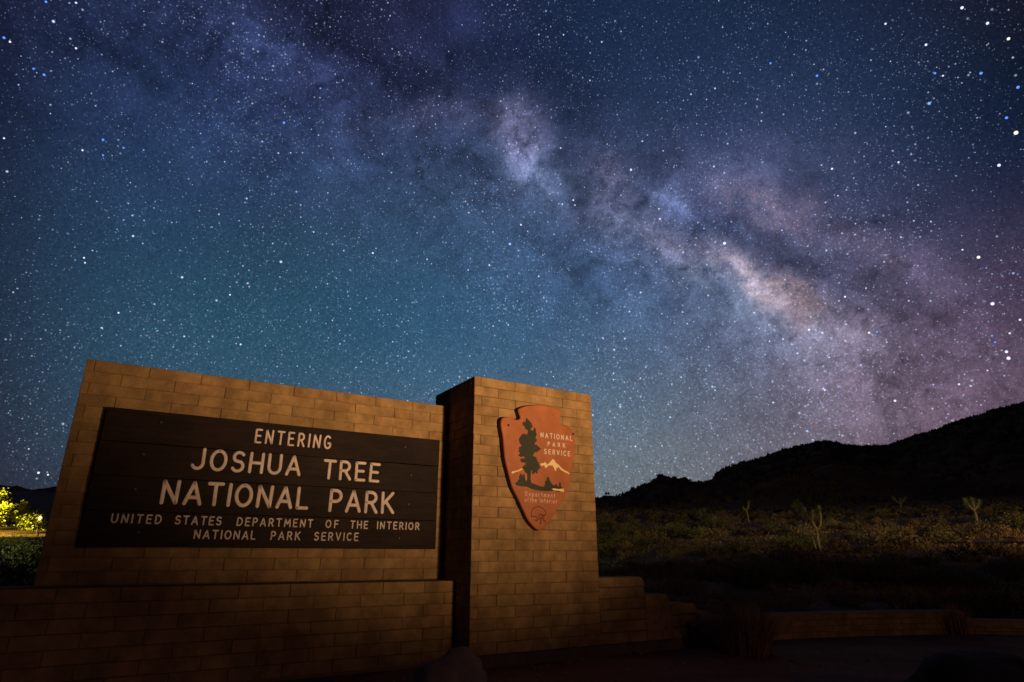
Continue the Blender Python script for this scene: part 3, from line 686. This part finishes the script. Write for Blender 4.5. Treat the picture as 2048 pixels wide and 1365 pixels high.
# ------------------------------------------------------------------ boulders
def boulder(name, label, loc, size, seed, m='rock'):
    mb = MB(); nu, nv = 28, 16
    for j in range(nv + 1):
        for i in range(nu):
            th, ph = 2 * math.pi * i / nu, math.pi * j / nv
            d = Vector((math.sin(ph) * math.cos(th), math.sin(ph) * math.sin(th), math.cos(ph)))
            q = 1 + .28 * noise.noise(d * 1.3 + Vector((seed, 0, 0))) + .08 * noise.noise(d * 4 + Vector((seed, 2, 0))) + .03 * noise.noise(d * 11)
            d = Vector([math.copysign(abs(c) ** .85, c) for c in d]) * q
            mb.v.append((d.x * size[0], d.y * size[1], d.z * size[2]))
    for j in range(nv):
        for i in range(nu): i2 = (i + 1) % nu; mb.f.append((j * nu + i, (j + 1) * nu + i, (j + 1) * nu + i2, j * nu + i2))
    return tag(ob(name, mb.mesh(name, m, True), None, loc), label, 'rock')
boulder('boulder', 'weathered granite boulder on the ground at the foot of the pillar', (-.335, 3.86, .10), (.225, .24, .28), 3)
boulder('boulder', 'large rounded boulder with shade put into its colour at the bottom right corner', (2.95, 4.35, .02), (.46, .40, .27), 8, 'shaderock')

# ------------------------------------------------------------------ plants
def shrub_meshes(seed, w, h, n_stem, leaves, leaf, lm_='leaf', upright=.5, twig_r=.006):
    rnd = random.Random(seed); tw = MB(); lf = MB()
    for s in range(n_stem):
        a = rnd.uniform(0, 2 * math.pi); rr = math.sqrt(rnd.random()) * w / 2; hh = h * (1 - .45 * (rr / (w / 2)) ** 2) * rnd.uniform(.7, 1.08)
        base = Vector((math.cos(a) * rr * .25, math.sin(a) * rr * .25, -.05)); tip = Vector((math.cos(a) * rr, math.sin(a) * rr, hh))
        mid = base.lerp(tip, .5) + Vector((math.cos(a), math.sin(a), 0)) * rr * .18 * (1 - upright) + Vector((rnd.uniform(-.05, .05), rnd.uniform(-.05, .05), 0)) * w
        pts_ = [base, mid, tip]; tw.tube(pts_, [twig_r, twig_r * .7, twig_r * .3], 3, False)
        for k in range(leaves):
            t = rnd.random() ** .6; p = (base.lerp(mid, t * 2) if t < .5 else mid.lerp(tip, t * 2 - 1))
            if p.z < h * .1: continue
            p = p + Vector([rnd.gauss(0, .035) * w for _ in range(3)]) * (.4 + t)
            d = Vector([rnd.gauss(0, 1) for _ in range(3)]) + Vector((0, 0, .6)); d.normalize(); s_ = d.orthogonal().normalized()
            s_.rotate(Matrix.Rotation(rnd.uniform(0, 6.28), 3, d)); l = leaf * rnd.uniform(.6, 1.4)
            lf.add([p, p + d * l * .5 + s_ * l * .28, p + d * l, p + d * l * .5 - s_ * l * .28], [(0, 1, 2, 3)])
    return tw.mesh('stems', 'twig'), lf.mesh('foliage', lm_)
def grass_mesh(seed, w, h, n, m='straw'):
    rnd = random.Random(seed); mb = MB()
    for k in range(n):
        a = rnd.uniform(0, 6.28); r0 = rnd.random() * w * .22; p = Vector((math.cos(a) * r0, math.sin(a) * r0, -.02)); a += rnd.uniform(-.8, .8)
        ln = h * rnd.uniform(.5, 1.1); lean = rnd.random() ** 1.5 * w * .5; d = Vector((math.cos(a), math.sin(a), 0)); s_ = Vector((-d.y, d.x, 0)) * rnd.uniform(.0025, .005)
        q = p + d * lean * .35 + Vector((0, 0, ln * .6)); t = p + d * lean + Vector((0, 0, ln))
        mb.add([p - s_, p + s_, q + s_ * .8, q - s_ * .8, t], [(0, 1, 2, 3), (3, 2, 4)])
    return mb.mesh('blades', m)
def pol(az, d): return (d * math.sin(R(az)), d * math.cos(R(az)))
def plant(name, label, az, d, meshes, group=None, s=1.0, dz=0.0, cat='shrub', zs=1.0):
    x, y = pol(az, d); o = thing(name, label, cat, (x, y, terr(x, y) + dz), random.uniform(0, 6.28), group); o.scale = (s, s, s * zs)
    for nm, me in meshes: ob(nm, me, o)
    return o
big = shrub_meshes(1, 2.6, 1.25, 190, 42, .055)
plant('desert_shrub', 'dense dark green shrub behind the left end of the wall', -39.6, 9.2, (('stems', big[0]), ('foliage', big[1])), dz=-.05, zs=.62)
spot('shrub_fill', (-21, 11, 1.2), (-15, 19.5, .9), 7000, (.85, 1, .42), 75, .6, .15)  # unseen greenish fill, added to brighten the shrubs at the left
for az_b, d_b, s_b, lab_b in ((-38.2, 17, .75, 'low green shrub between the near dark shrub and the lit tree'), (-36.0, 21, .8, 'green shrub by the wall end, in front of the path lamp'), (-39.6, 23, .85, 'dim green bush at the left edge just below the lit tree'), (-37.4, 28, .6, 'farthest small bush under the lit tree')):
    m_b = shrub_meshes(int(d_b * 3), 2.2, 1.0, 120, 34, .06); plant('desert_shrub', lab_b, az_b, d_b, (('stems', m_b[0]), ('foliage', m_b[1])), s=s_b, zs=.8)
big2 = shrub_meshes(12, 2.6, 1.0, 150, 40, .055)
plant('desert_shrub', 'smaller dark bush partly hidden by the left corner of the base wall', -34.6, 11.5, (('stems', big2[0]), ('foliage', big2[1])))
# tawny grass between the stepped wall and the low wall
tg = grass_mesh(4, 1.05, .50, 900); plant('grass_clump', 'tawny dry grass clump between the stepped wall and the curved low wall', 18.9, 7.0, (('blades', tg),), cat='plant')
ts = shrub_meshes(33, .8, .55, 60, 26, .03, 'deadleaf'); plant('desert_shrub', 'dry reddish shrub behind the last step of the block wall', 16.2, 8.7, (('stems', ts[0]), ('foliage', ts[1])))
tg2 = grass_mesh(5, .5, .30, 160); plant('grass_clump', 'small dry grass tuft at the far corner of the curved low wall', 33.3, 9.75, (('blades', tg2),), s=1.3, cat='plant')
# named mid-ground shrubs behind the low wall (each its own look)
protos = [shrub_meshes(50 + i, *a) for i, a in enumerate([(1.9, .95, 110, 34, .06), (1.5, .7, 90, 34, .05, 'deadleaf'), (2.3, .85, 130, 34, .06), (1.2, .8, 70, 32, .045, 'straw'), (1.7, .6, 90, 30, .05, 'deadleaf')])]
near = [(11.5, 11.5, 0, .9, 'dark rounded shrub just right of the pillar above the first step'), (14.5, 14.0, 1, 1.1, 'greyish dry shrub behind the second step of the wall'),
 (17.5, 11.8, 2, .8, 'wide low shrub behind the tawny grass clump'), (19.8, 15.8, 0, 1.3, 'tall dark shrub left of the forked trunk, below the lit flat'),
 (23.2, 17.0, 2, 1.3, 'broad dark shrub directly below the tallest forked tree'), (22.0, 12.2, 4, 1.0, 'low brown shrub behind the start of the curved low wall'),
 (26.6, 13.0, 1, .9, 'dry twiggy shrub behind the middle of the curved low wall'), (28.6, 17.5, 0, 1.2, 'dark bushy shrub right of the tallest forked tree'),
 (30.6, 13.2, 3, 1.0, 'pale straw coloured bush behind the curved low wall'), (33.2, 16.5, 2, 1.2, 'wide dark shrub in front of the right lit flat'),
 (35.0, 12.2, 0, .9, 'dark shrub above the step in the low wall'), (38.4, 12.6, 2, 1.2, 'dark mounded bush at the right edge above the low wall'),
 (37.6, 18.5, 1, 1.4, 'large dry bush at the right edge of the flat'), (12.6, 19.0, 4, 1.1, 'low brown shrub at the near rim of the lit flat beside the pillar'),
 (16.4, 18.2, 3, .9, 'straw coloured bush at the near rim of the lit flat'), (40.5, 15.5, 0, 1.3, 'dark shrub cut by the right picture edge')]
for az, d, k, s, lab in near:
    plant('desert_shrub', lab, az, d, (('stems', protos[k][0]), ('foliage', protos[k][1])), s=s * .70, zs=.66)
# scrub scattered over the flat
small = [shrub_meshes(80 + i, *a) for i, a in enumerate([(1.1, .5, 40, 16, .07), (1.0, .4, 36, 14, .07, 'deadleaf'), (.8, .5, 30, 14, .06, 'straw'), (1.3, .55, 40, 16, .08, 'deadleaf')])]
def merged(a, i):
    mb = MB()
    for me in a: mb.add([v.co for v in me.vertices], [tuple(p.vertices) for p in me.polygons])
    me = mb.mesh('scrub', None); me.materials.append(a[1].materials[0]); return me
small = [merged(a, i) for i, a in enumerate(small)]
rnd = random.Random(5); cnt = 0
while cnt < 290:
    az = rnd.uniform(6, 42); d = 20 * (70 / 20) ** rnd.random(); x, y = pol(az, d)
    o = ob('desert_scrub', small[rnd.randrange(4)], None, (x, y, terr(x, y) - .03), rnd.uniform(0, 6.28)); s = rnd.uniform(.55, 1.6) * min(1, .5 + (d - 18) / 40); o.scale = (s * rnd.uniform(.8, 1.3), s, s * rnd.uniform(.7, 1.1))
    kind_ = ('green', 'grey', 'straw coloured', 'wide grey')[small.index(o.data)]; zone = 'beside the pillar' if az < 17 else 'round the tallest joshua tree' if az < 29 else 'towards the right edge'
    dist = 'nearer' if d < 34 else 'farther'
    tag(o, 'low %s scrub tuft on the %s flat %s' % (kind_, dist, zone), 'shrub', '%s scrub tufts on the %s flat %s' % (kind_, dist, zone)); cnt += 1
far = MB()
for k in range(3400):
    az = rnd.uniform(3, 46); d = 60 * (330 / 60) ** rnd.random(); x, y = pol(az, d); z = terr(x, y) if d < 320 else terr(*pol(az, 320)); s = rnd.uniform(.25, .8)
    for q in range(12):
        a = rnd.uniform(0, 6.28); e = Vector((math.cos(a) * .6 * s * rnd.random(), math.sin(a) * .6 * s * rnd.random(), rnd.random() * .5 * s)); w_ = Vector((rnd.gauss(0, .22), rnd.gauss(0, .22), rnd.gauss(0, .1))) * s; h_ = Vector((rnd.gauss(0, .1), rnd.gauss(0, .1), rnd.uniform(.15, .4))) * s
        p = Vector((x, y, z)) + e; far.add([p - w_, p + w_, p + h_], [(0, 1, 2)])
tag(ob('far_scrub', far.mesh('far_scrub', 'deadleaf')), 'sparse scrub covering the far slope below the ridge', 'scrub', kind='stuff')
lit = MB()                                            # litter, stones and dry stems over the flat
for k in range(42000):
    az = rnd.uniform(4, 44); d = 13 * (75 / 13) ** rnd.random(); x, y = pol(az, d)
    if noise.noise(Vector((x * .5, y * .5, 7))) + .5 * noise.noise(Vector((x * .15, y * .15, 2))) < rnd.uniform(-.15, .35): continue
    z = terr(x, y); s = rnd.uniform(.02, .09); a = rnd.uniform(0, 6.28)
    p = Vector((x, y, z - .01)); e = Vector((math.cos(a), math.sin(a), 0)) * s; f_ = Vector((-e.y, e.x, 0)) * rnd.uniform(.2, .8); t = Vector((rnd.gauss(0, .3) * s, rnd.gauss(0, .3) * s, s * rnd.uniform(.3, 1.0)))
    lit.add([p - e, p + f_, p + e, p + t], [(0, 1, 3), (1, 2, 3), (2, 0, 3)])
tag(ob('ground_litter', lit.mesh('ground_litter', 'straw')), 'stones and dry stems strewn over the lit desert flat', 'ground cover', kind='stuff')
hf = ridge_fn(RAZ, REL, 125, 620, 900, 3, 9); hs = MB()
for k in range(7500):
    near_top = k < 2600
    az = rnd.uniform(5, 44); d = rnd.uniform(575, 624) if near_top else rnd.uniform(135, 600); p = Vector(hf(d, R(az))); s = rnd.uniform(.7, 2.1) * (1 if near_top else .35 + d / 700)
    if near_top and noise.noise(p * .03) < -.05 and rnd.random() < .7: continue
    for q in range(5):
        a = rnd.uniform(0, 6.28); e = Vector((math.cos(a), math.sin(a), 0)) * s; o_ = Vector((rnd.gauss(0, .4), rnd.gauss(0, .4), 0)) * s
        hs.add([p + o_ - e * .6 - Vector((0, 0, .4)), p + o_ + e * .6 - Vector((0, 0, .4)), p + o_ + e * rnd.uniform(-.4, .4) + Vector((0, 0, s * rnd.uniform(.5, 1.1)))], [(0, 1, 2)])
tag(ob('hillside_scrub', hs.mesh('hillside_scrub', 'hillscrub')), 'scrub and boulders roughening the dark hillside and ridge', 'scrub', kind='stuff')
tuft = MB()
for k in range(9000):
    az = rnd.uniform(4, 44); d = 12 * (70 / 12) ** rnd.random(); x, y = pol(az, d)
    if noise.noise(Vector((x * .3, y * .3, 17))) + .5 * noise.noise(Vector((x * .12, y * .12, 9))) < rnd.uniform(-.1, .3): continue
    z = terr(x, y); s = rnd.uniform(.08, .26)
    for q in range(9):
        a = rnd.uniform(0, 6.28); e = Vector((math.cos(a), math.sin(a), 0)); p = Vector((x, y, z - .02)) + e * s * rnd.random() * .6; w_ = Vector((-e.y, e.x, 0)) * s * .07
        tuft.add([p - w_, p + w_, p + e * s * rnd.uniform(.1, .8) + Vector((0, 0, s * rnd.uniform(.6, 1.2)))], [(0, 1, 2)])
tag(ob('dry_grass', tuft.mesh('dry_grass', 'straw')), 'short dry grass tufts growing all over the desert flat', 'grass', kind='stuff')
peb = MB()
for k in range(2600):
    x, y = rnd.uniform(-1.5, 7), rnd.uniform(2.6, 7.6)
    q = Vector((x, y, 0)); 
    if q.dot(NN) > 5.0 and q.dot(U) < 5.7: continue
    if y > 7.0: continue
    s = abs(rnd.gauss(0, .012)) + .005; p = Vector((x, y, s * .2)); v = [p + Vector((rnd.uniform(.7, 1.2) * s * c[0], rnd.uniform(.7, 1.2) * s * c[1], rnd.uniform(.5, .8) * s * c[2])) for c in ((1, 0, 0), (0, 1, 0), (-1, 0, 0), (0, -1, 0), (0, 0, 1))]
    peb.add(v, [(0, 1, 4), (1, 2, 4), (2, 3, 4), (3, 0, 4)])
tag(ob('gravel', peb.mesh('gravel', 'rock')), 'loose gravel on the dark ground before the walls', 'gravel', kind='stuff')

# ------------------------------------------------------------------ joshua trees
def joshua(label, az, d, paths, s=1.0, seed=0):
    x, y = pol(az, d); root = thing('joshua_tree', label, 'tree', (x, y, terr(x, y) - .05), -R(az), None); root.scale = (s,) * 3; rnd = random.Random(seed)
    for i, (pts_, rad, head) in enumerate(paths):
        q = [Vector(p) for p in pts_]; mb = MB(); n_ = len(q)
        mb.tube(q, [rad * (1 - .35 * k / (n_ - 1)) for k in range(n_)], 8)
        ob('trunk' if i == 0 else 'branch', mb.mesh('trunk', 'bark', True), root)
        if head:
            cr = MB(); tip = q[-1]; dr = (q[-1] - q[-2]).normalized()
            for k in range(150):
                t = rnd.random(); c = tip - dr * t * head * 1.3; v = Vector([rnd.gauss(0, 1) for _ in range(3)]).normalized() + dr * (.9 - 1.3 * t); v.normalize()
                l = head * rnd.uniform(.7, 1.1); s_ = v.orthogonal().normalized() * head * .07
                cr.add([c - s_, c + s_, c + v * l], [(0, 1, 2)])
            ob('leaf_rosette', cr.mesh('leaf_rosette', 'blade'), root)
    return root
dd = 27.5
joshua('tallest forked joshua tree standing on the lit flat', 25.2, dd, [
 ([(.05, 0, 0), (.02, 0, .5), (.05, 0, .95)], .075, 0),
 ([(.05, 0, .9), (-.05, 0, 1.2), (-.22, .05, 1.55), (-.33, 0, 1.80)], .055, .17),
 ([(.05, 0, .9), (.22, .05, 1.15), (.28, 0, 1.5), (.26, 0, 1.85)], .05, .17),
 ([(-.1, 0, 1.3), (-.04, -.1, 1.5), (.0, -.1, 1.68)], .04, .15),
 ([(.0, 0, .0), (-.12, 0, .22), (-.16, 0, .62)], .055, .08)], .90, 1)
joshua('slender joshua tree with one crooked fork, left of the tallest one', 20.2, 55, [
 ([(0, 0, 0), (.03, 0, .6), (-.05, 0, 1.1)], .07, 0),
 ([(-.05, 0, 1.05), (.15, 0, 1.35), (.22, 0, 1.7)], .055, .2), ([(-.05, 0, 1.05), (-.22, 0, 1.2), (-.25, 0, 1.32)], .05, .13)], 1.0, 2)
joshua('faint drooping joshua tree with one round shaggy crown', 24.05, 80, [
 ([(0, 0, 0), (0, 0, .8), (.1, 0, 1.5)], .08, .6), ([(0, 0, .9), (.35, 0, 1.3), (.55, 0, 1.2)], .06, .4), ([(0, 0, .9), (-.3, 0, 1.2), (-.4, 0, 1.1)], .06, .35)], 1.0, 3)
joshua('bushy three-armed joshua tree near the right edge', 35.9, 48, [
 ([(0, 0, 0), (.03, 0, .6), (.0, 0, .95)], .08, 0),
 ([(0, 0, .9), (-.2, 0, 1.2), (-.35, 0, 1.55)], .055, .26), ([(0, 0, .9), (.05, 0, 1.3), (.04, 0, 1.62)], .055, .24), ([(0, 0, .9), (.2, 0, 1.15), (.36, 0, 1.45)], .055, .25)], 1.0, 4)
joshua('small dim joshua tree nearest the pillar', 16.5, 62, [
 ([(0, 0, 0), (.0, 0, .6), (-.1, 0, 1.0)], .07, .26), ([(0, 0, .6), (.2, 0, .9), (.3, 0, 1.15)], .05, .24)], 1.0, 5)
joshua('dim spreading joshua tree between the tallest and the right edge one', 31.4, 78, [
 ([(0, 0, 0), (.0, 0, .8), (.1, 0, 1.2)], .08, .3), ([(0, 0, .7), (-.4, 0, 1.1), (-.6, 0, 1.4)], .05, .26), ([(0, 0, .7), (.4, 0, 1.1), (.6, 0, 1.3)], .05, .26)], 1.0, 6)

# ------------------------------------------------------------------ floodlit tree and lamp at the far left
tx, ty = pol(-40.4, 40); tz = terr(tx, ty)
LT = thing('leafy_tree', 'yellow lit bushy tree glowing at the left picture edge', 'tree', (tx, ty, tz), 0)
rn = random.Random(3); trunk = MB(); trunk.tube([(0, 0, -.1), (.05, 0, .5), (0, .1, 1.0)], [.13, .1, .08], 8)
for k in range(9): a = k * .7; trunk.tube([(0, 0, .5 + .04 * k), (math.cos(a) * .7, math.sin(a) * .7, 1.0), (math.cos(a) * 1.6, math.sin(a) * 1.4, 1.3)], [.06, .04, .015], 5)
ob('trunk', trunk.mesh('trunk', 'bark', True), LT)
cr = MB(); clumps = []
for k in range(130):
    a = rn.uniform(0, 6.28); rr = math.sqrt(rn.random()); clumps.append((Vector((math.cos(a) * rr * 3.3, math.sin(a) * rr * 2.2, .25 + (1 - rr ** 1.6) * 1.95 * rn.uniform(.25, 1.0))), rn.uniform(.18, .36)))
for c, s in clumps:
    for k in range(210):
        d = Vector([rn.gauss(0, .5) for _ in range(3)]) * s; p = c + d; v = Vector([rn.gauss(0, 1) for _ in range(3)]).normalized(); w_ = v.orthogonal().normalized() * .034; l = .11
        cr.add([p - w_, p + v * l * .5, p + w_, p - v * l * .5], [(0, 1, 2, 3)])
ob('crown', cr.mesh('crown', 'litleaf'), LT)
lx_, ly_ = pol(-36.35, 38); lz_ = terr(lx_, ly_)
LP = thing('path_lamp', 'small glowing path lamp beside the lit tree', 'lamp', (lx_, ly_, lz_), 0)
p = MB(); p.tube([(0, 0, 0), (0, 0, .62)], [.03, .025], 8); ob('post', p.mesh('post', 'metal'), LP)
p = MB(); p.tube([(0, 0, .63), (0, 0, .68), (0, 0, .74), (0, 0, .78)], [.03, .075, .075, .04], 10); ob('lamp_shade', p.mesh('lamp_shade', 'lamp', True), LP)
p = MB(); p.tube([(0, 0, .785), (0, 0, .80)], [.10, .06], 10); ob('lamp_cap', p.mesh('lamp_cap', 'metal'), LP)
def point(name, loc, w, c, r):
    d = bpy.data.lights.new(name, 'POINT'); o = bpy.data.objects.new(name, d); col.objects.link(o); o.location = loc; d.energy = w; d.color = c; d.shadow_soft_size = r; return o
spot('tree_floodlight', (tx + 1.0, ty - 5.0, tz + .35), (tx + .9, ty, tz + 1.5), 17000, (1, .80, .10), 100, .5, .1)
